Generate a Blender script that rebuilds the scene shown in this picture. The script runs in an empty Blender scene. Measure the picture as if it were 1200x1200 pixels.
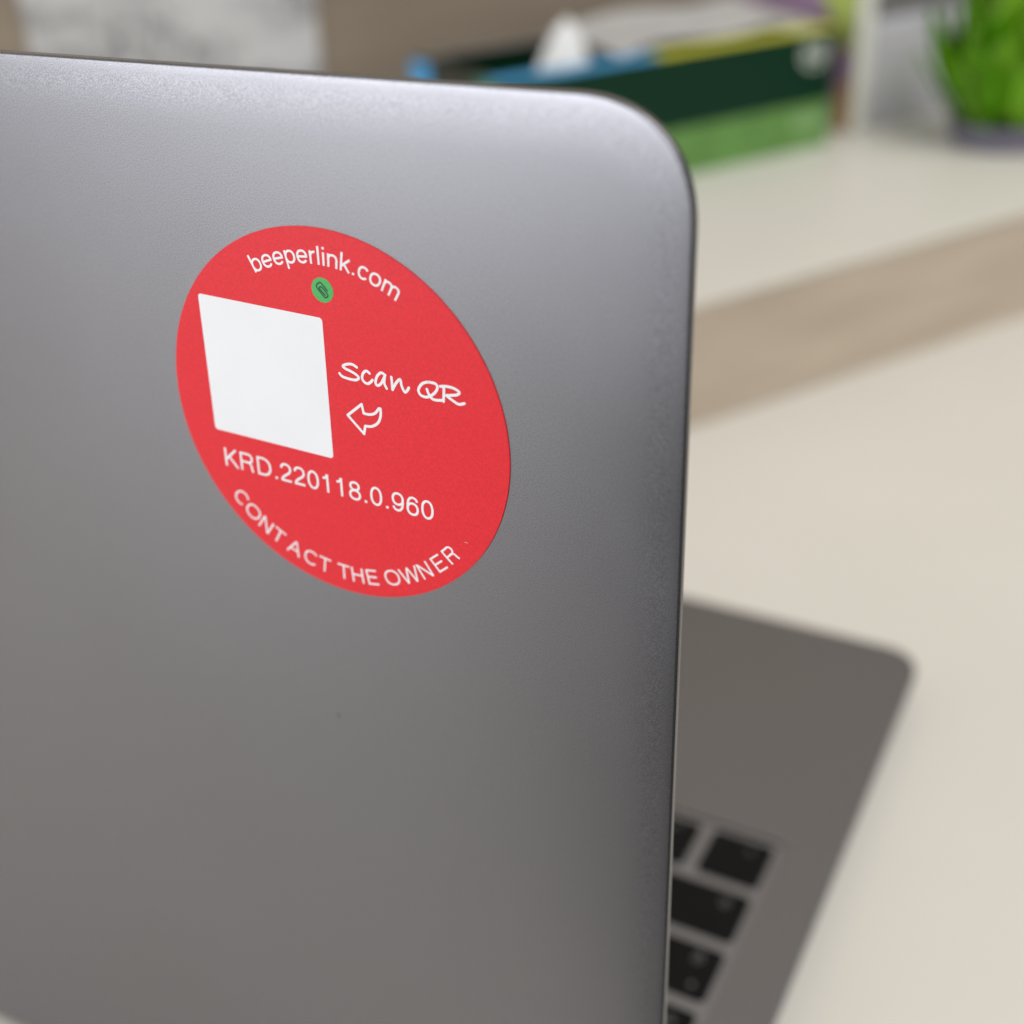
import bpy, bmesh, math, random
from mathutils import Matrix, Vector
random.seed(7)
K = 0.001                       # everything below is measured in millimetres
scene = bpy.context.scene
col = scene.collection

# ------------------------------------------------------------------ camera
cam_d = bpy.data.cameras.new('camera')
cam = bpy.data.objects.new('camera', cam_d)
col.objects.link(cam)
RX = Vector((0.8851, 0.4637, -0.0394)); RD = Vector((0.2009, -0.4571, -0.8664)); RF = Vector((-0.4198, 0.7590, -0.4977))
m = Matrix((RX, -RD, -RF)).transposed().to_4x4()
m.translation = Vector((42.729, -114.12, 241.785)) * K
cam.matrix_world = m
cam_d.sensor_fit = 'HORIZONTAL'; cam_d.sensor_width = 36.0
cam_d.lens = 36.0 * 1496.74 / 1200.0
cam_d.clip_start = 0.005; cam_d.clip_end = 60.0
cam_d.dof.use_dof = True
cam_d.dof.focus_distance = 0.156
cam_d.dof.aperture_fstop = 10.8
scene.camera = cam

# ------------------------------------------------------------------ light
world = bpy.data.worlds.new('World'); scene.world = world
world.use_nodes = True
bg = world.node_tree.nodes['Background']
bg.inputs['Color'].default_value = (1.0, 0.99, 0.985, 1); bg.inputs['Strength'].default_value = 0.36

def area(name, loc, target, sx, sy, power, color):
    d = bpy.data.lights.new(name, 'AREA'); d.shape = 'RECTANGLE'; d.size = sx; d.size_y = sy
    d.energy = power; d.color = color
    o = bpy.data.objects.new(name, d); col.objects.link(o)
    o.location = loc
    o.rotation_euler = (Vector(target) - Vector(loc)).to_track_quat('-Z', 'Y').to_euler()
    return o
area('window_light', (-0.70, -1.40, 0.29), (-0.03, 0, 0.20), 1.15, 0.50, 15.2, (0.92, 0.95, 1.0))
area('ceiling_light', (1.2, 0.0, 1.9), (-0.1, 0.45, 0), 1.8, 1.8, 42, (1.0, 0.985, 0.95))

scene.view_settings.view_transform = 'Standard'
scene.view_settings.look = 'None'
scene.view_settings.exposure = 0.0
scene.view_settings.gamma = 1.0
scene.view_settings.use_curve_mapping = False

# ------------------------------------------------------------------ helpers
def mesh_obj(name, bm, mat, parent=None, smooth=False):
    me = bpy.data.meshes.new(name)
    bmesh.ops.recalc_face_normals(bm, faces=bm.faces[:])
    bm.to_mesh(me); bm.free()
    if smooth:
        me.polygons.foreach_set('use_smooth', [True] * len(me.polygons))
    me.materials.append(mat)
    o = bpy.data.objects.new(name, me); col.objects.link(o)
    if parent is not None: o.parent = parent
    return o

def tag(o, label=None, cat=None, group=None, kind=None):
    if label: o['label'] = label
    if cat: o['category'] = cat
    if group: o['group'] = group
    if kind: o['kind'] = kind
    return o

def empty(name, label, cat, matrix=None, group=None):
    o = bpy.data.objects.new(name, None); col.objects.link(o)
    o.empty_display_size = 0.02
    if matrix is not None: o.matrix_world = matrix
    return tag(o, label, cat, group)

def ngon(bm, pts):
    return bm.faces.new([bm.verts.new(Vector(p) * K) for p in pts])

def add_box(bm, x0, x1, y0, y1, z0, z1, bevel=0.0, seg=2):
    g = bmesh.ops.create_cube(bm, size=1.0)
    for v in g['verts']:
        v.co = Vector(((x0 + x1) / 2 + v.co.x * (x1 - x0), (y0 + y1) / 2 + v.co.y * (y1 - y0), (z0 + z1) / 2 + v.co.z * (z1 - z0))) * K
    if bevel:
        es = list({e for v in g['verts'] for e in v.link_edges})
        bmesh.ops.bevel(bm, geom=es, offset=bevel * K, segments=seg, affect='EDGES', profile=0.5)

def box_obj(name, dims, mat, parent=None, bevel=0.0, seg=2):
    bm = bmesh.new(); add_box(bm, *dims, bevel=bevel, seg=seg)
    return mesh_obj(name, bm, mat, parent)

def outline(x0, x1, y0, y1, radii, n=20, power=2.35):
    """rounded rectangle, counter-clockwise; radii = (bottom left, bottom right, top right, top left)"""
    pts = []
    for (cx, cy, sx, sy, a0, r) in ((x0, y0, 1, 1, math.pi, radii[0]), (x1, y0, -1, 1, 1.5 * math.pi, radii[1]),
                                    (x1, y1, -1, -1, 0, radii[2]), (x0, y1, 1, -1, .5 * math.pi, radii[3])):
        cx += sx * r; cy += sy * r
        for i in range(n + 1):
            a = a0 + .5 * math.pi * i / n
            c, s = math.cos(a), math.sin(a)
            pts.append((cx + r * math.copysign(abs(c) ** (2 / power), c), cy + r * math.copysign(abs(s) ** (2 / power), s)))
    return pts

def ring_solid(bm, x0, x1, y0, y1, radii, profile, n=20, power=2.35, cap0=True, cap1=True):
    """stack of inset rounded-rectangle rings; profile = [(inset, z)]"""
    rings = []
    for inset, z in profile:
        rr = [max(r - inset, .05) for r in radii]
        rings.append([bm.verts.new(Vector((x, y, z)) * K) for x, y in outline(x0 + inset, x1 - inset, y0 + inset, y1 - inset, rr, n, power)])
    for a, b in zip(rings[:-1], rings[1:]):
        for i in range(len(a)):
            j = (i + 1) % len(a)
            f = bm.faces.new((a[i], a[j], b[j], b[i])); f.smooth = True
    caps = []
    if cap0: caps.append(bm.faces.new(rings[0]))
    if cap1: caps.append(bm.faces.new(rings[-1]))
    return rings

def catmull(pts, n=6, closed=False):
    P = [Vector((p[0], p[1], 0)) for p in pts]
    out = []
    N = len(P)
    for i in range(N if closed else N - 1):
        if closed:
            p0, p1, p2, p3 = P[i - 1], P[i], P[(i + 1) % N], P[(i + 2) % N]
        else:
            p0, p1, p2, p3 = P[max(i - 1, 0)], P[i], P[i + 1], P[min(i + 2, N - 1)]
        for k in range(n):
            t = k / n
            out.append(.5 * ((2 * p1) + (p2 - p0) * t + (2 * p0 - 5 * p1 + 4 * p2 - p3) * t * t + (3 * p1 - p0 - 3 * p2 + p3) * t ** 3))
    if not closed: out.append(P[-1])
    return out

def stroke(bm, pts, w, z, closed=False, smooth=True):
    """a pen stroke of width w lying at height z: a flat ribbon with round ends"""
    P = catmull(pts, 6, closed) if smooth else [Vector((p[0], p[1], 0)) for p in pts]
    L = []; Rr = []
    N = len(P)
    for i in range(N):
        a = P[i - 1] if (i > 0 or closed) else P[i]
        b = P[(i + 1) % N] if (i < N - 1 or closed) else P[i]
        t = (b - a).normalized(); nrm = Vector((-t.y, t.x, 0))
        L.append(bm.verts.new((P[i] + nrm * w / 2 + Vector((0, 0, z))) * K)); Rr.append(bm.verts.new((P[i] - nrm * w / 2 + Vector((0, 0, z))) * K))
    for i in range(N if closed else N - 1):
        j = (i + 1) % N
        bm.faces.new((L[i], Rr[i], Rr[j], L[j]))
    if not closed:
        for c in (P[0], P[-1]):
            bm.faces.new([bm.verts.new((c + Vector((math.cos(k * math.pi / 5) * w / 2, math.sin(k * math.pi / 5) * w / 2, z + .0015))) * K) for k in range(10)])

def text_faces(body, size, offset=0.0):
    """outline text from the built-in typeface: (vertices in mm, faces)"""
    c = bpy.data.curves.new('lettering_source', 'FONT')
    c.body = body; c.size = size; c.offset = offset; c.resolution_u = 6; c.fill_mode = 'FRONT'
    o = bpy.data.objects.new('lettering_source', c); col.objects.link(o)
    bpy.context.view_layer.update()
    me = o.to_mesh()
    vs = [tuple(v.co) for v in me.vertices]; fs = [tuple(p.vertices) for p in me.polygons]
    o.to_mesh_clear()
    bpy.data.objects.remove(o); bpy.data.curves.remove(c)
    return vs, fs

def put_text(bm, vs, fs, fn):
    bv = [bm.verts.new(Vector(fn(v[0], v[1])) * K) for v in vs]
    for f in fs:
        try: bm.faces.new([bv[i] for i in f])
        except ValueError: pass

def el(cx, cy, rx, ry, a0, a1, n=None, pw=2.2):
    n = n or max(4, int(abs(a1 - a0) / 9))
    out = []
    for i in range(n + 1):
        a = math.radians(a0 + (a1 - a0) * i / n); c, q = math.cos(a), math.sin(a)
        out.append((cx + rx * math.copysign(abs(c) ** (2 / pw), c), cy + ry * math.copysign(abs(q) ** (2 / pw), q)))
    return out
NINE = [el(.387, .655, .262, .292, 0, 360), [(.649, .655), (.645, .46), (.60, .23), (.50, .09), (.37, .05), (.24, .08), (.165, .17), (.145, .25)]]
# grotesque letters as centre-line strokes, capital height 1: (advance, strokes)
GLYPH = {
    'b': (.774, [[(.14, 0), (.14, 1)], el(.405, .36, .265, .312, 0, 360)]),
    'p': (.774, [[(.14, -.28), (.14, .72)], el(.405, .36, .265, .312, 0, 360)]),
    'e': (.774, [el(.387, .36, .277, .312, 0, 325), [(.12, .36), (.71, .36)]]),
    'c': (.696, [el(.37, .36, .262, .312, 38, 322)]),
    'o': (.774, [el(.387, .36, .28, .312, 0, 360)]),
    'r': (.464, [[(.14, 0), (.14, .72)], el(.44, .38, .30, .285, 172, 92)]),
    'l': (.309, [[(.155, 0), (.155, 1)]]),
    'i': (.309, [[(.155, 0), (.155, .72)], [(.155, .87), (.155, 1)]]),
    'n': (.774, [[(.14, 0), (.14, .72)], el(.385, .42, .245, .25, 180, 0) + [(.63, 0)]]),
    'm': (1.16, [[(.14, 0), (.14, .72)], el(.355, .45, .215, .22, 180, 0) + [(.57, 0)], el(.79, .45, .22, .22, 180, 0) + [(1.01, 0)]]),
    'k': (.696, [[(.13, 0), (.13, 1)], [(.60, .71), (.16, .27)], [(.28, .40), (.64, 0)]]),
    '.': (.387, [[(.19, 0), (.19, .125)]]),
    'K': (.929, [[(.16, 0), (.16, 1)], [(.80, 1), (.18, .38)], [(.37, .57), (.85, 0)]]),
    'R': (1.006, [[(.16, 0), (.16, 1)], [(.16, .945), (.58, .945)] + el(.58, .72, .225, .225, 90, -90) + [(.16, .495)], [(.56, .49), (.68, .45), (.745, .36), (.765, .16), (.82, 0)]]),
    'D': (1.006, [[(.16, 0), (.16, 1)], [(.16, .945), (.43, .945)] + el(.43, .5, .43, .445, 90, -90) + [(.16, .055)]]),
    '2': (.774, [el(.385, .69, .255, .25, 178, -25) + [(.52, .46), (.30, .30), (.17, .17), (.125, .06)], [(.08, .055), (.68, .055)]]),
    '0': (.774, [el(.387, .49, .262, .445, 0, 360)]),
    '1': (.774, [[(.43, 0), (.43, .98)], [(.17, .745), (.30, .77), (.38, .86), (.415, .97)]]),
    '8': (.774, [el(.387, .735, .225, .20, 0, 360), el(.387, .275, .265, .235, 0, 360)]),
    '9': (.774, NINE),
    '6': (.774, [[(.774 - x, .98 - y) for x, y in q] for q in NINE]),
    'C': (1.0, [el(.53, .5, .42, .45, 42, 318)]),
    'O': (1.08, [el(.56, .5, .46, .45, 0, 360)]),
    'N': (1.0, [[(.15, 0), (.15, 1)], [(.16, .98), (.82, .02)], [(.83, 0), (.83, 1)]]),
    'T': (.85, [[(.02, .945), (.83, .945)], [(.425, 0), (.425, .94)]]),
    'A': (.93, [[(.04, 0), (.46, .99)], [(.89, 0), (.47, .99)], [(.2, .34), (.73, .34)]]),
    'H': (1.0, [[(.16, 0), (.16, 1)], [(.83, 0), (.83, 1)], [(.16, .52), (.83, .52)]]),
    'E': (.93, [[(.16, 0), (.16, 1)], [(.16, .945), (.82, .945)], [(.16, .52), (.78, .52)], [(.16, .055), (.84, .055)]]),
    'W': (1.31, [[(.04, 1), (.33, .01)], [(.33, .01), (.645, .98)], [(.665, .98), (.97, .01)], [(.97, .01), (1.26, 1)]]),
}
def ribbon(bm, pts, w, fn, z):
    P = [Vector((p[0], p[1])) for p in pts]
    closed = (P[0] - P[-1]).length < 1e-4
    if closed: P = P[:-1]
    N = len(P); L = []; Q = []
    if N == 2:                                   # straight strokes are cut so that they can be bent
        P = [P[0].lerp(P[1], i / 4) for i in range(5)]; N = 5
    for i in range(N):
        a = P[i - 1] if (i > 0 or closed) else P[i]
        b = P[(i + 1) % N] if (i < N - 1 or closed) else P[i]
        t = (b - a).normalized(); o = Vector((-t.y, t.x)) * w / 2
        L.append(bm.verts.new(Vector((*fn(*(P[i] + o)), z)) * K)); Q.append(bm.verts.new(Vector((*fn(*(P[i] - o)), z)) * K))
    for i in range(N if closed else N - 1):
        j = (i + 1) % N; bm.faces.new((L[i], Q[i], Q[j], L[j]))
def set_line(bm, body, w, fn, z):
    x = 0
    for ch in body:
        adv, st_ = GLYPH[ch]
        for k, q in enumerate(st_):
            ribbon(bm, q, w * (1.12 if ch == '.' else 1), lambda a, b, x=x: fn(a + x, b), z + .002 * k)
        x += adv
    return x
def line_width(body): return sum(GLYPH[c][0] for c in body)

# ------------------------------------------------------------------ materials
def new_mat(name):
    mt = bpy.data.materials.new(name); mt.use_nodes = True
    nt = mt.node_tree
    return mt, nt, nt.nodes['Principled BSDF']

def coords(nt, scale=(1, 1, 1), src='Object', rot=(0, 0, 0)):
    tc = nt.nodes.new('ShaderNodeTexCoord'); mp = nt.nodes.new('ShaderNodeMapping')
    mp.inputs['Scale'].default_value = scale; mp.inputs['Rotation'].default_value = rot
    nt.links.new(tc.outputs[src], mp.inputs['Vector'])
    return mp.outputs['Vector']

def noise(nt, vec, scale, detail=2.0, rough=0.5):
    n = nt.nodes.new('ShaderNodeTexNoise')
    n.inputs['Scale'].default_value = scale; n.inputs['Detail'].default_value = detail; n.inputs['Roughness'].default_value = rough
    nt.links.new(vec, n.inputs['Vector'])
    return n.outputs['Fac']

def ramp(nt, fac, stops):
    r = nt.nodes.new('ShaderNodeValToRGB')
    while len(r.color_ramp.elements) < len(stops): r.color_ramp.elements.new(.5)
    for e, (p, c) in zip(r.color_ramp.elements, stops):
        e.position = p; e.color = c if len(c) == 4 else (*c, 1)
    nt.links.new(fac, r.inputs['Fac'])
    return r.outputs['Color']

def remap(nt, fac, a, b, lo=0.3, hi=0.7):
    r = nt.nodes.new('ShaderNodeMapRange')
    r.inputs['From Min'].default_value = lo; r.inputs['From Max'].default_value = hi
    r.inputs['To Min'].default_value = a; r.inputs['To Max'].default_value = b
    nt.links.new(fac, r.inputs['Value'])
    return r.outputs['Result']

def bump(nt, bsdf, height, strength, dist):
    b = nt.nodes.new('ShaderNodeBump'); b.inputs['Strength'].default_value = strength; b.inputs['Distance'].default_value = dist
    nt.links.new(height, b.inputs['Height']); nt.links.new(b.outputs['Normal'], bsdf.inputs['Normal'])

def simple(name, c, rough=0.5, var=0.06, scale=90, metallic=0.0, spec=0.5, coat=0.0):
    mt, nt, b = new_mat(name)
    v = coords(nt)
    f = noise(nt, v, scale, 4)
    lo = tuple(x * (1 - var) for x in c); hi = tuple(min(1, x * (1 + var)) for x in c)
    nt.links.new(ramp(nt, f, [(.3, lo), (.7, hi)]), b.inputs['Base Color'])
    b.inputs['Roughness'].default_value = rough; b.inputs['Metallic'].default_value = metallic
    b.inputs['Specular IOR Level'].default_value = spec; b.inputs['Coat Weight'].default_value = coat
    return mt

def make_aluminium(name='bead_blasted_aluminium', r0=.34, r1=.40, gain=1.0):
    mt, nt, b = new_mat(name)
    v = coords(nt)
    fine = noise(nt, v, 8200, 2, .6)              # the blasted grain, about 0.2 mm
    broad = noise(nt, v, 25, 3)                   # faint handling marks
    nt.links.new(ramp(nt, fine, [(.30, (.140, .138, .147)), (.70, (.330, .325, .342))]), b.inputs['Base Color'])
    for e in [n for n in nt.nodes if n.type == 'VALTORGB'][0].color_ramp.elements: e.color = (e.color[0] * gain, e.color[1] * gain, e.color[2] * gain, 1)
    b.inputs['Metallic'].default_value = 1.0
    nt.links.new(remap(nt, broad, r0, r1), b.inputs['Roughness'])
    bump(nt, b, fine, .2, .00002)
    return mt

def make_sticker(name, c):
    mt, nt, b = new_mat(name)
    v = coords(nt)
    f = noise(nt, v, 4200, 2, .6)
    nt.links.new(ramp(nt, f, [(.25, tuple(x * .86 for x in c)), (.75, tuple(min(1, x * 1.12) for x in c))]), b.inputs['Base Color'])
    b.inputs['Roughness'].default_value = .40; b.inputs['Specular IOR Level'].default_value = .35
    bump(nt, b, f, .35, .00002)
    return mt

def make_wood(name, a, bcol, rough=.5, axis=(9, 90, 140)):
    mt, nt, b = new_mat(name)
    v = coords(nt, axis)
    f = noise(nt, v, 1.0, 5, .6)
    nt.links.new(ramp(nt, f, [(.3, a), (.7, bcol)]), b.inputs['Base Color'])
    b.inputs['Roughness'].default_value = rough
    return mt

def make_laminate():
    mt, nt, b = new_mat('white_laminate')
    v = coords(nt)
    f = noise(nt, v, 6, 3)
    nt.links.new(ramp(nt, f, [(.3, (.69, .665, .61)), (.7, (.73, .70, .645))]), b.inputs['Base Color'])
    g = noise(nt, v, 1500, 2)
    b.inputs['Roughness'].default_value = .38
    bump(nt, b, g, .15, .00002)
    return mt

def make_printed_paper():
    mt, nt, b = new_mat('printed_paper')
    v = coords(nt, (16, 16, 42))
    blk = noise(nt, v, 1.0, 2)
    v2 = coords(nt, (300, 300, 170))
    txt = noise(nt, v2, 1.0, 1)
    mx = nt.nodes.new('ShaderNodeMath'); mx.operation = 'MULTIPLY'
    nt.links.new(remap(nt, blk, 0, 1, .42, .62), mx.inputs[0]); nt.links.new(remap(nt, txt, .25, 1, .4, .55), mx.inputs[1])
    nt.links.new(ramp(nt, mx.outputs[0], [(.0, (.52, .51, .51)), (.9, (.25, .25, .25))]), b.inputs['Base Color'])
    b.inputs['Roughness'].default_value = .7
    return mt

M = dict(
    alu=make_aluminium(),
    alu_rim=make_aluminium('darkened_aluminium_rim', .20, .25, .42),  # smoother aluminium, colour darkened to stand in for dark edge reflections
    red=make_sticker('red_vinyl', (.82, .020, .032)),
    print_white=simple('white_print', (.92, .92, .93), .45, .02),
    print_green=make_sticker('green_print', (.075, .47, .115)),
    print_dark=simple('dark_green_print', (.002, .035, .022), .45),
    key=simple('black_keycap', (.005, .005, .005), .6, .15, 300, spec=.12),
    legend=simple('grey_legend', (.16, .16, .16), .5),
    black=simple('black_rubber', (.015, .014, .013), .6),
    glass=simple('screen_glass', (.006, .006, .007), .08),
    fleck=simple('pink_fleck', (.85, .36, .34), .8),
    well=make_aluminium('lightened_well_aluminium', .44, .50, 1.25),  # rougher aluminium, colour lightened to stand in for light on the well chamfer
    dust=simple('dust_speck', (.10, .095, .09), .9),
    laminate=make_laminate(),
    wood_edge=make_wood('pale_wood_edge', (.42, .35, .27), (.57, .485, .385)),
    wood_wall=make_wood('wood_wall', (.20, .16, .12), (.27, .22, .165), .55, (5, 5, 60)),
    unseen_floor=simple('reflected_dark_floor', (.07, .065, .06), .6, .1, 4),
    cream=simple('bounce_wall_cream', (.60, .54, .46), .7, .03, 8),  # for the unseen upper wall added to brighten the deck
    paper=make_printed_paper(),
    dark_green=simple('dark_green_card', (.003, .030, .014), .45, spec=.15),
    light_green=simple('light_green_card', (.125, .27, .068), .45, .12, 60, spec=.3),
    blue=simple('blue_card', (.06, .37, .72), .4),
    yellow=simple('yellow_card', (.62, .63, .03), .4),
    teal=simple('teal_card', (.05, .22, .14), .5),
    inside=simple('box_inside', (.035, .035, .022), .8),
    tissue=simple('white_tissue', (.82, .81, .80), .9),
    mark=simple('pale_mark', (.62, .66, .60), .5),
    mark2=simple('faint_mark', (.26, .42, .19), .5),
    lime=simple('lime_card', (.60, .74, .18), .5),
    purple=simple('purple_card', (.50, .33, .52), .5),
    white_plastic=simple('white_plastic', (.74, .74, .68), .35),
    orange=simple('orange_spine', (.80, .50, .16), .5),
    lilac=simple('lilac_plastic', (.56, .55, .60), .22),
    slate=simple('slate_plastic', (.17, .165, .16), .5),
    pot=simple('pot_plastic', (.21, .20, .28), .4),
    leaf=simple('leaf', (.27, .60, .018), .35, .3, 40),
    leaf2=simple('pale_leaf', (.38, .66, .05), .35, .25, 40),
)

# ------------------------------------------------------------------ setting

TH = math.atan2(.86227, .50645)              # the ledge runs at this angle to the laptop
AX, AY = -123.38, 350.48
ZS = 55.8
def ledge(s=0, b=0, z=ZS, rz=0):
    return Matrix.Translation(Vector((AX + .50645 * s - .86227 * b, AY + .86227 * s + .50645 * b, z)) * K) @ Matrix.Rotation(TH + rz, 4, 'Z')

tb = box_obj('table', (-1100, 1300, -296, 300, -28, 0), M['laminate'], None, 1.5)     # its front edge runs along the ledge
tb.matrix_world = ledge(0, 0, 0); tag(tb, kind='structure')
fl = box_obj('unseen_floor', (-4000, 4000, -4000, 330, -760, -735), M['unseen_floor'])  # unseen, added dark to lower what the lid reflects past the table
fl.matrix_world = ledge(0, 0, 0); tag(fl, kind='structure')

sh = empty('raised_ledge', 'long raised ledge with white top and pale wooden front behind the laptop', 'ledge', ledge(0, 0, 0))
box_obj('front_panel', (-900, 1100, 0, 14, .2, ZS - 2.2), M['wood_edge'], sh, .6)
box_obj('top_board', (-900, 1100, 0, 299, ZS - 2, ZS), M['laminate'], sh, .5)
box_obj('underframe', (-890, 1090, 20, 290, .2, ZS - 2.3), M['slate'], sh)
wl = box_obj('wall', (-1200, 1400, 300.5, 330, -735, 285), M['wood_wall'])
wl.matrix_world = ledge(0, 0, 0); tag(wl, kind='structure')
wu = box_obj('added_bounce_wall', (-1200, 1400, 304, 330, 285.5, 1500), M['cream'])          # unseen cream wall, added so the laptop deck reflects something brighter
wu.matrix_world = ledge(0, 0, 0); tag(wu, kind='structure')

# ------------------------------------------------------------------ laptop
lap = empty('laptop', 'grey aluminium laptop standing open on the white table', 'laptop', Matrix.Translation((0, 0, 0)))
# lid: built lying flat (x = width, y = height, z = outward) and stood up
LA = -0.0187
lidm = Matrix.Translation(Vector((0, 0, 3)) * K) @ Matrix.Rotation(math.pi / 2 + LA * -1 * -1, 4, 'X')
# local y -> lid's upward direction, local z -> towards the photographer (-Y)
up = Vector((0, -math.sin(LA), math.cos(LA))); nrm = Vector((1, 0, 0)).cross(up)
lidm = Matrix((Vector((1, 0, 0)), up, nrm)).transposed().to_4x4(); lidm.translation = Vector((0, 0, 3)) * K
LIDX = (-303.65, -.35, 0, 211.65, (6, 6, 13.5, 13.5))
bm = bmesh.new()
prof = [(7.0, 0.0)]
for i in range(1, 9):                          # the back swells very slightly towards its edges
    t = i / 8; prof.append((7.0 - 6.65 * t, -.15 * t ** 2.2))
for i in range(1, 6):
    a = .5 * math.pi * i / 6
    prof.append((.35 * (1 - math.sin(a)), -.15 - .35 * (1 - math.cos(a))))
ring_solid(bm, *LIDX, prof, cap1=False)
lid = mesh_obj('lid', bm, M['alu'], lap); lid.matrix_local = lidm
bm = bmesh.new()
ring_solid(bm, *LIDX, [prof[-1], (0, -.51), (0, -1.3), (.1, -1.6), (.35, -1.8)], cap0=False)
mesh_obj('lid_rim', bm, M['alu_rim'], lid)
bm = bmesh.new()
ring_solid(bm, *LIDX, [(.8, -1.8), (.75, -2.1), (.9, -2.3)])
o = mesh_obj('screen_gasket', bm, M['black'], lid)
bm = bmesh.new()
ring_solid(bm, *LIDX, [(2.2, -2.3), (2.2, -2.5), (2.5, -2.6)])
o = mesh_obj('screen_glass', bm, M['glass'], lid)
bm = bmesh.new()
ngon(bm, [(-4.86 - 47.24 + .30 * math.cos(k * .7854) * (1 if k % 2 else .6), 169.11 - 47.97 + .36 * math.sin(k * .7854) * (1 if k % 3 else .7), .02) for k in range(8)])
mesh_obj('dust_speck', bm, M['dust'], lid)

# base
BT = 11.0
bm = bmesh.new()
rad = (7, 7, 12, 12)
rings = ring_solid(bm, -304, 0, 4.6, 212, rad, [(.5, BT), (.15, BT - .15), (0, BT - .5), (0, 8.9), (.5, 7.6), (2.0, 6.0), (4.5, 4.6), (9, 3.2), (16, 2.2), (24, 1.7)], cap0=False)
WX0, WX1, WY0, WY1 = -304 + 13.2, -13.2, 8.8, 119.0       # keyboard well
well = [bm.verts.new(Vector((x, y, BT)) * K) for x, y in outline(WX0, WX1, WY0, WY1, (2, 2, 2, 2), 5, 2)]
we = [bm.edges.new((well[i], well[(i + 1) % len(well)])) for i in range(len(well))]
oe = [bm.edges.get((rings[0][i], rings[0][(i + 1) % len(rings[0])])) for i in range(len(rings[0]))]
bmesh.ops.triangle_fill(bm, edges=we + oe, use_beauty=True)
low = [bm.verts.new(Vector((v.co.x / K, v.co.y / K, BT - .55)) * K) for v in well]
for i in range(len(well)):
    j = (i + 1) % len(well); bm.faces.new((well[i], well[j], low[j], low[i]))
base = mesh_obj('base', bm, M['alu'], lap)
bm = bmesh.new()
ring_solid(bm, WX0, WX1, WY0, WY1, (2,) * 4, [(0, BT - .6), (.25, BT - .52), (.3, BT - .5)], 5, 2)
mesh_obj('keyboard_well', bm, M['well'], lap)
bm = bmesh.new()
ring_solid(bm, -304 / 2 - 62, -304 / 2 + 62, 126, 206, (3, 3, 3, 3), [(.4, BT + .02), (0, BT + .05), (.1, BT + .12)], 5, 2)
mesh_obj('trackpad', bm, M['alu'], lap)
bm = bmesh.new()
bmesh.ops.create_cone(bm, cap_ends=True, segments=24, radius1=2.6 * K, radius2=2.6 * K, depth=236 * K, matrix=Matrix.Translation(Vector((-152, 6.6, BT - .8)) * K) @ Matrix.Rotation(math.pi / 2, 4, 'Y'))
mesh_obj('hinge', bm, M['black'], lap, True)
for fx in (-280, -24):
    for fy in (28, 190):
        bm = bmesh.new()
        bmesh.ops.create_cone(bm, cap_ends=True, segments=24, radius1=5 * K, radius2=6 * K, depth=1.7 * K, matrix=Matrix.Translation(Vector((fx, fy, .85)) * K))
        mesh_obj('rubber_foot', bm, M['black'], lap)

# keys, listed as the typist reads them; the typist's left is +x and up is -y
PX, PY = 18.85, 18.0
GX, GY = 3.3, 3.2
X0 = 15.2
key_cache = {}
def key_mesh(w, d):
    k = (round(w, 2), round(d, 2))
    if k not in key_cache:
        b = bmesh.new()
        ring_solid(b, -w / 2, w / 2, -d / 2, d / 2, (1.5,) * 4, [(0, 0), (0, .35), (.1, .5), (.35, .58)], 4, 2)
        me = bpy.data.meshes.new('key'); bmesh.ops.recalc_face_normals(b, faces=b.faces[:]); b.to_mesh(me); b.free()
        me.materials.append(M['key']); key_cache[k] = me
    return key_cache[k]
legend_cache = {}
def legend_mesh(sym):
    if sym in legend_cache: return legend_cache[sym]
    b = bmesh.new()
    if sym in ('shift', 'caps', 'up', 'down', 'tab', 'left', 'right', 'ret'):
        s = .55
        arrow = [(0, 2.2), (2.2, 0), (1.1, 0), (1.1, -2), (-1.1, -2), (-1.1, 0), (-2.2, 0)]
        tri = [(0, 1.4), (1.3, -1), (-1.3, -1)]
        pts = arrow if sym in ('shift', 'caps', 'tab', 'ret') else tri
        q = {'tab': -1, 'right': -1, 'left': 1, 'ret': 1, 'down': 2}.get(sym, 0)
        for _ in range(q % 4): pts = [(-y, x) for x, y in pts]
        if sym in ('shift', 'caps', 'tab', 'ret'):
            stroke(b, [(x * s, y * s) for x, y in pts], .35, 0, True, False)
        else:
            ngon(b, [(x * s, y * s, 0) for x, y in pts])
        if sym == 'caps': ngon(b, [(x * s, y * s, 0) for x, y in ((-1.1, -3.2), (1.1, -3.2), (1.1, -2.5), (-1.1, -2.5))])
    else:
        vs, fs = text_faces(sym, 2.2 if len(sym) > 1 else 4.4)
        if not vs: b.free(); legend_cache[sym] = None; return None
        cx = (min(v[0] for v in vs) + max(v[0] for v in vs)) / 2; cy = (min(v[1] for v in vs) + max(v[1] for v in vs)) / 2
        put_text(b, vs, fs, lambda x, y: (x - cx, y - cy, 0))
    me = bpy.data.meshes.new('legend'); b.to_mesh(me); b.free()
    for p in me.polygons:
        if p.normal.z < 0: p.flip()
    me.materials.append(M['legend']); legend_cache[sym] = me
    return me
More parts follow.
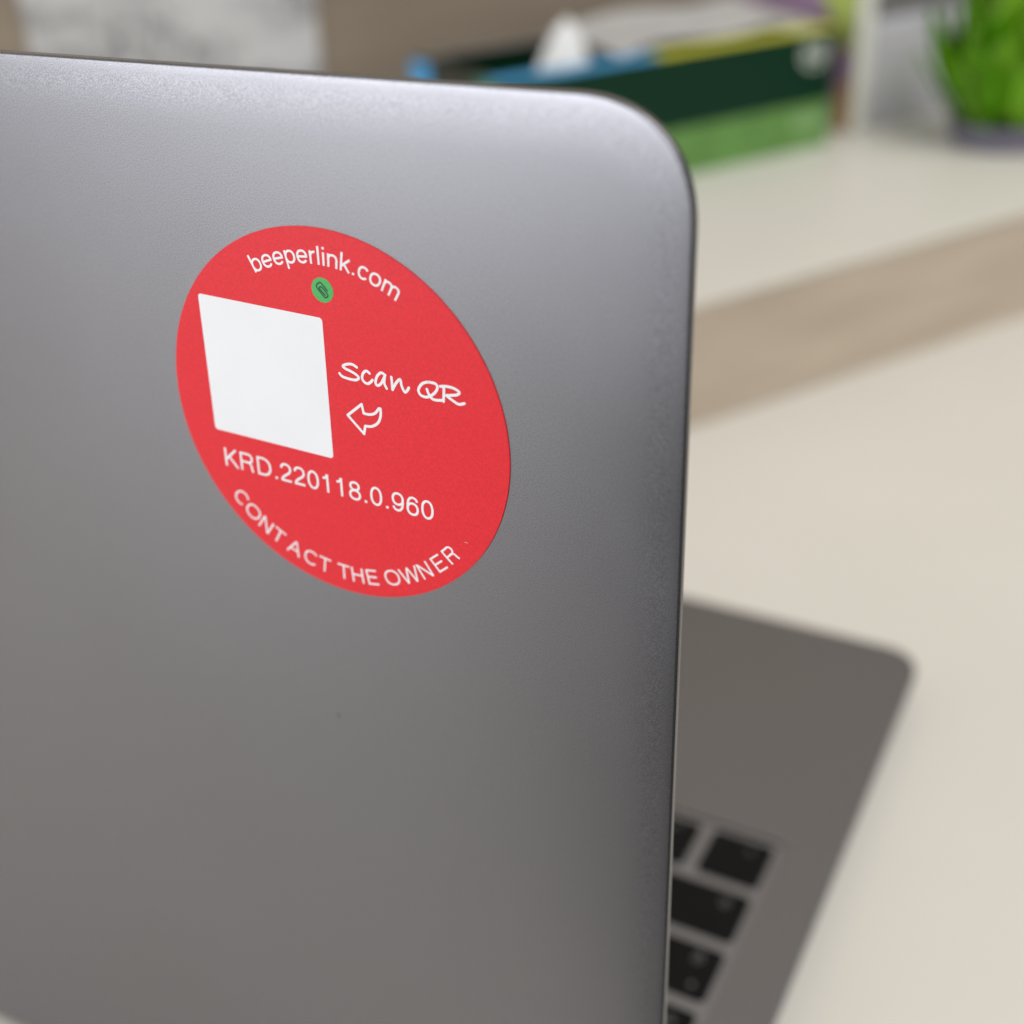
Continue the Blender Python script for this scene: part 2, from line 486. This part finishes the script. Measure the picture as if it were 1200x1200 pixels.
def add_key(ux, yc, w, d, sym):
    o = bpy.data.objects.new('key', key_mesh(w, d)); col.objects.link(o); o.parent = lap
    o.location = Vector((-(ux + w / 2), yc, BT - .55)) * K; o.rotation_euler = (0, 0, math.pi)
    spots = []
    if sym in ('shift', 'caps', 'tab', 'fn'):
        spots.append((sym, -w / 2 + 5.2, -d / 2 + 4.0))
        if sym == 'caps': spots.append(('•', -w / 2 + 4.0, d / 2 - 3.4))
    elif len(sym) > 1 and sym not in ('left', 'right', 'up', 'down', 'ret'):
        spots.append((sym, 0, -d / 2 + 3.2))
    elif sym:
        spots.append((sym, 0, 0))
    for sy, lx, ly in spots:
        me = legend_mesh(sy)
        if me is None: continue
        l = bpy.data.objects.new('legend', me); col.objects.link(l); l.parent = o
        l.location = Vector((lx, ly, .60)) * K
rows = [
    (20.0, [('esc', 1.5)] + [('F%d' % i, 1) for i in range(1, 13)] + [('', 1)], 12.0),
    (37.4, [('`', 1)] + [(c, 1) for c in '1234567890-='] + [('delete', 1.5)], None),
    (55.4, [('tab', 1.5)] + [(c, 1) for c in 'QWERTYUIOP[]'] + [('\\', 1)], None),
    (73.4, [('caps', 1.75)] + [(c, 1) for c in "ASDFGHJKL;'"] + [('ret', 1.75)], None),
    (91.4, [('shift', 2.25)] + [(c, 1) for c in 'ZXCVBNM,./'] + [('shift', 2.25)], None),
    (109.4, [('fn', 1), ('control', 1), ('option', 1), ('command', 1.25), ('', 5), ('command', 1.25), ('option', 1)], None),
]
for yc, ks, dd in rows:
    ux = X0
    for sym, u in ks:
        add_key(ux, yc, u * PX - GX, dd or PY - GY, sym); ux += u * PX
    if yc > 105:
        hh = (PY - GY - 1) / 2
        add_key(ux, yc + hh / 2 + .5, PX - GX, hh, 'left'); ux += PX
        add_key(ux, yc - hh / 2 - .5, PX - GX, hh, 'up'); add_key(ux, yc + hh / 2 + .5, PX - GX, hh, 'down'); ux += PX
        add_key(ux, yc + hh / 2 + .5, PX - GX, hh, 'right')

# ------------------------------------------------------------------ sticker on the lid
stm = lidm @ Matrix.Translation(Vector((-47.24, 169.11, .015)) * K)
st = empty('round_sticker', 'round red sticker with white lettering stuck to the laptop lid', 'sticker', stm)
bm = bmesh.new()
n = 160; R = 25.2
lo = [bm.verts.new(Vector((R * math.cos(2 * math.pi * i / n), R * math.sin(2 * math.pi * i / n), 0)) * K) for i in range(n)]
mi = [bm.verts.new(Vector((v.co.x / K, v.co.y / K, .10)) * K) for v in lo]
hi = [bm.verts.new(Vector((v.co.x / K * (R - .06) / R, v.co.y / K * (R - .06) / R, .13)) * K) for v in lo]
for a, b in ((lo, mi), (mi, hi)):
    for i in range(n): bm.faces.new((a[i], a[(i + 1) % n], b[(i + 1) % n], b[i]))
bm.faces.new(hi); bm.faces.new(lo)
mesh_obj('vinyl_disc', bm, M['red'], st)
ZP = .145
# white square panel
bm = bmesh.new()
ca, sa = math.cos(-.0314), math.sin(-.0314)
pts = outline(-9.56, 9.56, -9.56, 9.56, (.45,) * 4, 5, 2)
ngon(bm, [(-9.85 + x * ca - y * sa, 4.74 + x * sa + y * ca, ZP) for x, y in pts])
mesh_obj('white_panel', bm, M['print_white'], st)
# curved address along the top
bm = bmesh.new()
W1 = line_width('beeperlink.com'); a0, a1 = math.radians(-26.7), math.radians(31.6)
def arc(x, y):
    t = a0 + (a1 - a0) * (x - .08) / (W1 - .18); r = 20.72 + y * 2.28
    return r * math.sin(t), r * math.cos(t)
set_line(bm, 'beeperlink.com', .125, arc, ZP)
mesh_obj('address_lettering', bm, M['print_white'], st)
# serial number
bm = bmesh.new()
W2 = line_width('KRD.220118.0.960'); tl = math.radians(-1.75)
def line(x, y):
    X = (x - .1) * 32.8 / (W2 - .2); Y = y * 2.74
    return -18.85 + X * math.cos(tl) - Y * math.sin(tl), -9.87 + X * math.sin(tl) + Y * math.cos(tl)
set_line(bm, 'KRD.220118.0.960', .118, line, ZP)
mesh_obj('serial_lettering', bm, M['print_white'], st)
# curved words along the bottom
bm = bmesh.new()
for ch, ang in zip('CONTACTTHEOWNER', (-49.7, -43.1, -36.6, -30.7, -23.3, -16.4, -10.3, -2.3, 3.4, 9.75, 18.1, 25.9, 33.0, 40.2, 46.5)):
    t = math.radians(ang); cx = sum(min(p[0] for q in GLYPH[ch][1] for p in q) if f == 0 else max(p[0] for q in GLYPH[ch][1] for p in q) for f in (0, 1)) / 2
    def place(x, y):
        r = 23.4 - y * 2.3; X = (x - cx) * 2.35
        return r * math.sin(t) + X * math.cos(t), -r * math.cos(t) + X * math.sin(t)
    for k, q in enumerate(GLYPH[ch][1]): ribbon(bm, q, .115, place, ZP + .002 * k)
mesh_obj('motto_lettering', bm, M['print_white'], st)
# handwriting
bm = bmesh.new()
HAND = [
    [(4.45, 8.33), (3.78, 8.61), (2.96, 8.48), (2.39, 8.15), (2.72, 7.88), (3.58, 7.63), (4.34, 7.28), (4.57, 6.92), (4.09, 6.6), (3.11, 6.59), (2.14, 6.75), (1.77, 7.09)],
    [(6.25, 7.83), (5.84, 8.08), (5.36, 7.77), (5.08, 7.08), (5.33, 6.57), (5.84, 6.41), (6.31, 6.7), (6.6, 7.02)],
    [(8.52, 7.98), (7.94, 8.2), (7.31, 7.62), (7.02, 6.78), (7.24, 6.42), (7.8, 6.75), (8.42, 7.8)],
    [(8.45, 7.9), (8.29, 6.91), (8.58, 6.25)],
    [(9.38, 7.89), (9.41, 7.26), (9.4, 6.23)], [(9.4, 6.23), (10.0, 7.21), (10.62, 7.79), (10.76, 7.02), (11.12, 6.25), (11.48, 6.44), (11.78, 6.91)],
    [(14.65, 8.13), (14.2, 8.02), (13.61, 7.67), (13.13, 6.88), (13.42, 6.23), (14.34, 6.15), (15.31, 6.79), (15.81, 7.58), (15.56, 8.08), (14.55, 8.13)],
    [(14.33, 7.17), (14.54, 6.58), (15.0, 6.04), (15.67, 5.97), (16.34, 6.09)],
    [(16.7, 7.74), (16.65, 6.95), (16.54, 5.97)],
    [(16.21, 7.85), (17.13, 8.0), (18.11, 7.91), (18.78, 7.56), (18.39, 7.14), (16.97, 6.82)],
    [(16.97, 6.82), (17.85, 6.31), (18.65, 5.99), (19.41, 6.23)]]
for i, s in enumerate(HAND): stroke(bm, s, .36, ZP + .002 * i)
mesh_obj('handwritten_lettering', bm, M['print_white'], st)
bm = bmesh.new()
ARR = [[(4.65, 3.46), (2.37, 1.56)], [(2.37, 1.56), (4.59, -.6)], [(4.59, -.6), (4.89, .54)],
       [(4.89, .54), (5.89, .68), (6.85, 1.35), (7.33, 2.4), (7.40, 3.36)], [(7.40, 3.36), (7.18, 3.34)],
       [(7.18, 3.34), (6.52, 2.58), (5.69, 2.26), (4.83, 2.26)], [(4.83, 2.26), (4.65, 3.46)]]
for i, s in enumerate(ARR): stroke(bm, s, .36, ZP + .002 * i)
mesh_obj('outline_arrow', bm, M['print_white'], st)
bm = bmesh.new()
ngon(bm, [(.51 + 1.56 * math.cos(k * math.pi / 24), 17.6 + 1.56 * math.sin(k * math.pi / 24), ZP) for k in range(48)])
o = mesh_obj('green_dot', bm, M['print_green'], st)
bm = bmesh.new()
stroke(bm, [(1.23, 17.60), (.50, 18.42), (.16, 18.49), (-.22, 18.2), (-.24, 17.84), (.62, 16.85), (.92, 16.71), (1.24, 16.95), (1.17, 17.22), (.55, 17.92), (.24, 17.97), (.12, 17.74), (.86, 17.0)], .19, ZP + .01)
mesh_obj('paper_clip_emblem', bm, M['print_dark'], o)
bm = bmesh.new()
stroke(bm, [(18.35, -12.97), (18.6, -12.9), (18.8, -12.98)], .09, ZP + .004)
mesh_obj('dust_fleck', bm, M['fleck'], st)

# ------------------------------------------------------------------ things on the ledge
# tissue box: local x along the ledge, y back, z up
tbx = empty('tissue_box', 'long dark green tissue box with open top on the white ledge', 'tissue box', ledge(0, 150, ZS))
BW, BD, BH = 214, 88, 62
box_obj('front_side', (0, BW, 0, 1.0, 25, BH), M['dark_green'], tbx)
box_obj('front_band', (0, BW, 0, 1.0, 0, 24.9), M['light_green'], tbx)
box_obj('end_side', (BW - 1, BW, 1.05, BD, 0, BH), M['dark_green'], tbx)
box_obj('end_side', (0, 1, 1.05, 68, 0, BH), M['inside'], tbx)
box_obj('end_stripe', (-.1, 1, 68.05, BD, 0, BH), M['blue'], tbx)
box_obj('end_flap', (-.6, -.1, 1, 22, 20, BH), M['teal'], tbx)
box_obj('back_side', (1.05, BW - 1.05, BD - 1, BD, 0, BH), M['dark_green'], tbx)
box_obj('bottom', (1.05, BW - 1.05, 1.05, BD - 1.05, 0, 1), M['inside'], tbx)
o = box_obj('top_rim', (0, 94, .0, 12, BH + .05, BH + .9), M['blue'], tbx)
o = box_obj('top_rim', (94.05, BW, .0, 12, BH + .05, BH + .9), M['yellow'], tbx)
box_obj('top_rim', (0, 6, 12.05, BD, BH + .05, BH + .9), M['inside'], tbx)
box_obj('top_rim', (6.05, BW, BD - 7, BD, BH + .05, BH + .9), M['slate'], tbx)
box_obj('top_rim', (BW - 20, BW, 12.05, BD - 7.05, BH + .05, BH + .9), M['white_plastic'], tbx)
box_obj('inner_flap', (8, 60, 12.1, 24, BH - 6, BH - 5), M['teal'], tbx)
bm = bmesh.new()
stroke(bm, [(199 + 8.5 * math.cos(k * math.pi / 9), 50.5 + 6.5 * math.sin(k * math.pi / 9)) for k in range(18)], 1.6, 0, True)
for k, (dx, h) in enumerate(((-4, 6), (0, 5), (4, 6.5))): ngon(bm, [(199 + dx - 1.2, 50.5 - h / 2, 0), (199 + dx + 1.2, 50.5 - h / 2, 0), (199 + dx + 1.2, 50.5 + h / 2, 0), (199 + dx - 1.2, 50.5 + h / 2, 0)])
o = mesh_obj('oval_mark', bm, M['mark'], tbx); o.matrix_local = Matrix.Translation((0, -.00015, 0)) @ Matrix.Rotation(math.pi / 2, 4, 'X')
bm = bmesh.new()
for k in range(5): ngon(bm, [(187 + k * 4.5, 11, 0), (190 + k * 4.5, 11, 0), (190 + k * 4.5, 20, 0), (187 + k * 4.5, 20, 0)])
o = mesh_obj('faint_mark', bm, M['mark2'], tbx); o.matrix_local = Matrix.Translation((0, -.00015, 0)) @ Matrix.Rotation(math.pi / 2, 4, 'X')
# stack of tissues and the sheet pulled up out of it
def sheet(name, label, x0, x1, y0, y1, zf, mat, nx=22, ny=16, th=.4):
    bm = bmesh.new()
    g = [[bm.verts.new(Vector((x0 + (x1 - x0) * i / nx, y0 + (y1 - y0) * j / ny, zf(i / nx, j / ny))) * K) for i in range(nx + 1)] for j in range(ny + 1)]
    for j in range(ny):
        for i in range(nx): bm.faces.new((g[j][i], g[j][i + 1], g[j + 1][i + 1], g[j + 1][i]))
    bmesh.ops.solidify(bm, geom=bm.faces[:], thickness=th * K)
    return mesh_obj(name, bm, mat, None, True)
ts = sheet('tissue_stack', '', 82, BW - 2, 16, BD - 2, lambda u, v: BH - 1 + 4.0 * math.sin(math.pi * min(1, u * 3 + .1) / 2) + 1.2 * math.sin(9 * u + 4 * v) + 5 * v, M['tissue'], th=4)
ts.matrix_world = ledge(0, 150, ZS)
tag(ts, 'white tissues lying flat in the open green box', 'tissues')
bm = bmesh.new()
rg = []
N = 40
for k in range(10):
    t = k / 9
    r = 14.5 * (1 - t) ** .7 + 1.2
    rg.append([bm.verts.new(Vector((57 + 2 * t + r * (1 + .22 * math.sin(5 * a + 2 * t)) * math.cos(a), 30 + .8 * r * (1 + .2 * math.sin(4 * a + 1)) * math.sin(a), BH - 9 + 27 * t + 1.6 * math.sin(3 * a) * t)) * K) for a in [2 * math.pi * i / N for i in range(N)]])
for a, b in zip(rg[:-1], rg[1:]):
    for i in range(N): bm.faces.new((a[i], a[(i + 1) % N], b[(i + 1) % N], b[i]))
bm.faces.new(rg[-1])
o = mesh_obj('tissue', bm, M['tissue'], None, True); o.matrix_world = ledge(0, 150, ZS)
tag(o, 'white tissue pulled up to a peak out of the green box', 'tissue')

# sheet of paper on the wall
pp = box_obj('paper_sheet', (-175.5, -24, 298.6, 299.4, 66, 280), M['paper'])
pp.matrix_world = ledge(0, 0, 0); tag(pp, 'printed sheet of grey text hanging on the wooden wall', 'paper')

# upright book: white spine to the front, purple and lime cover towards the tissue box
fo = empty('upright_book', 'upright book with white spine and purple and lime cover beside the tissue box', 'book', ledge(240, 159, ZS))
box_obj('spine', (.4, 12, 0, 1.5, .2, 112), M['white_plastic'], fo, .4)
box_obj('pages', (1.2, 11, 1.6, 98, 1, 110), M['tissue'], fo)
box_obj('cover', (0, 1.1, 1.6, 100, .2, 112), M['purple'], fo)
box_obj('cover', (11.1, 12.2, 1.6, 100, .2, 112), M['white_plastic'], fo)
bm = bmesh.new(); ngon(bm, [(-.15, 1.8, 44), (-.15, 10.5, 46), (-.15, 30, 72), (-.15, 46, 111.5), (-.15, 1.8, 111.5)])
mesh_obj('lime_print', bm, M['lime'], fo)
bm = bmesh.new(); ngon(bm, [(-.15, 1.8, .6), (-.15, 12, .6), (-.15, 12, 24), (-.15, 1.8, 30)])
mesh_obj('orange_print', bm, M['orange'], fo)
# lilac plastic case
cs = empty('storage_case', 'glossy lilac grey plastic case beside the white upright folder', 'case', ledge(254, 164, ZS))
box_obj('body', (0, 96, 0, 70, .2, 58.5), M['lilac'], cs, 2, 3)
box_obj('cover', (1, 95, 8, 69, 58.7, 90), M['slate'], cs, 2, 3)

# small plant in a pot
px, pb = 288, 90
pl = empty('potted_plant', 'bushy bright green plant in a low grey pot on the ledge', 'plant', ledge(px, pb, ZS))
bm = bmesh.new()
prof = [(24, .2), (27, 1), (30, 12), (31, 13), (29, 13.2), (28, 10)]
rg = [[bm.verts.new(Vector((r * math.cos(2 * math.pi * i / 40), r * math.sin(2 * math.pi * i / 40), z)) * K) for i in range(40)] for r, z in prof]
for a, b in zip(rg[:-1], rg[1:]):
    for i in range(40): bm.faces.new((a[i], a[(i + 1) % 40], b[(i + 1) % 40], b[i]))
bm.faces.new(rg[0])
mesh_obj('pot', bm, M['pot'], pl, True)
bm = bmesh.new(); ngon(bm, [(28.4 * math.cos(k * .2618), 28.4 * math.sin(k * .2618), 10.5) for k in range(24)])
mesh_obj('soil', bm, M['inside'], pl)
def leaf_mesh():
    bm = bmesh.new()
    g = []
    for i in range(9):
        t = i / 8
        w = 15 * math.sin(math.pi * min(1, .06 + .94 * t)) ** .7 * (1 - .25 * t) + .3
        g.append([bm.verts.new(Vector((w * s, 6 * (s * s) * .5, 58 * t)) * K) for s in (-1, -.5, 0, .5, 1)])
    for a, b in zip(g[:-1], g[1:]):
        for k in range(4): bm.faces.new((a[k], a[k + 1], b[k + 1], b[k]))
    bmesh.ops.solidify(bm, geom=bm.faces[:], thickness=.5 * K)
    me = bpy.data.meshes.new('leaf'); bm.to_mesh(me); bm.free()
    me.polygons.foreach_set('use_smooth', [True] * len(me.polygons))
    return me
lm1 = leaf_mesh(); lm1.materials.append(M['leaf'])
lm2 = lm1.copy(); lm2.materials.clear(); lm2.materials.append(M['leaf2'])
for k in range(46):
    a = k * 2.399; t = k / 46
    o = bpy.data.objects.new('leaf', lm2 if k % 6 == 2 else lm1); col.objects.link(o); o.parent = pl
    r = 3 + 21 * (1 - t); z = 9 + 34 * t
    o.matrix_local = Matrix.Translation(Vector((r * math.cos(a), r * math.sin(a), z)) * K) @ Matrix.Rotation(a - math.pi / 2, 4, 'Z') @ Matrix.Rotation(-math.radians(6 + 26 * (1 - t) + random.uniform(-8, 8)), 4, 'X') @ Matrix.Scale(random.uniform(.8, 1.1), 4)
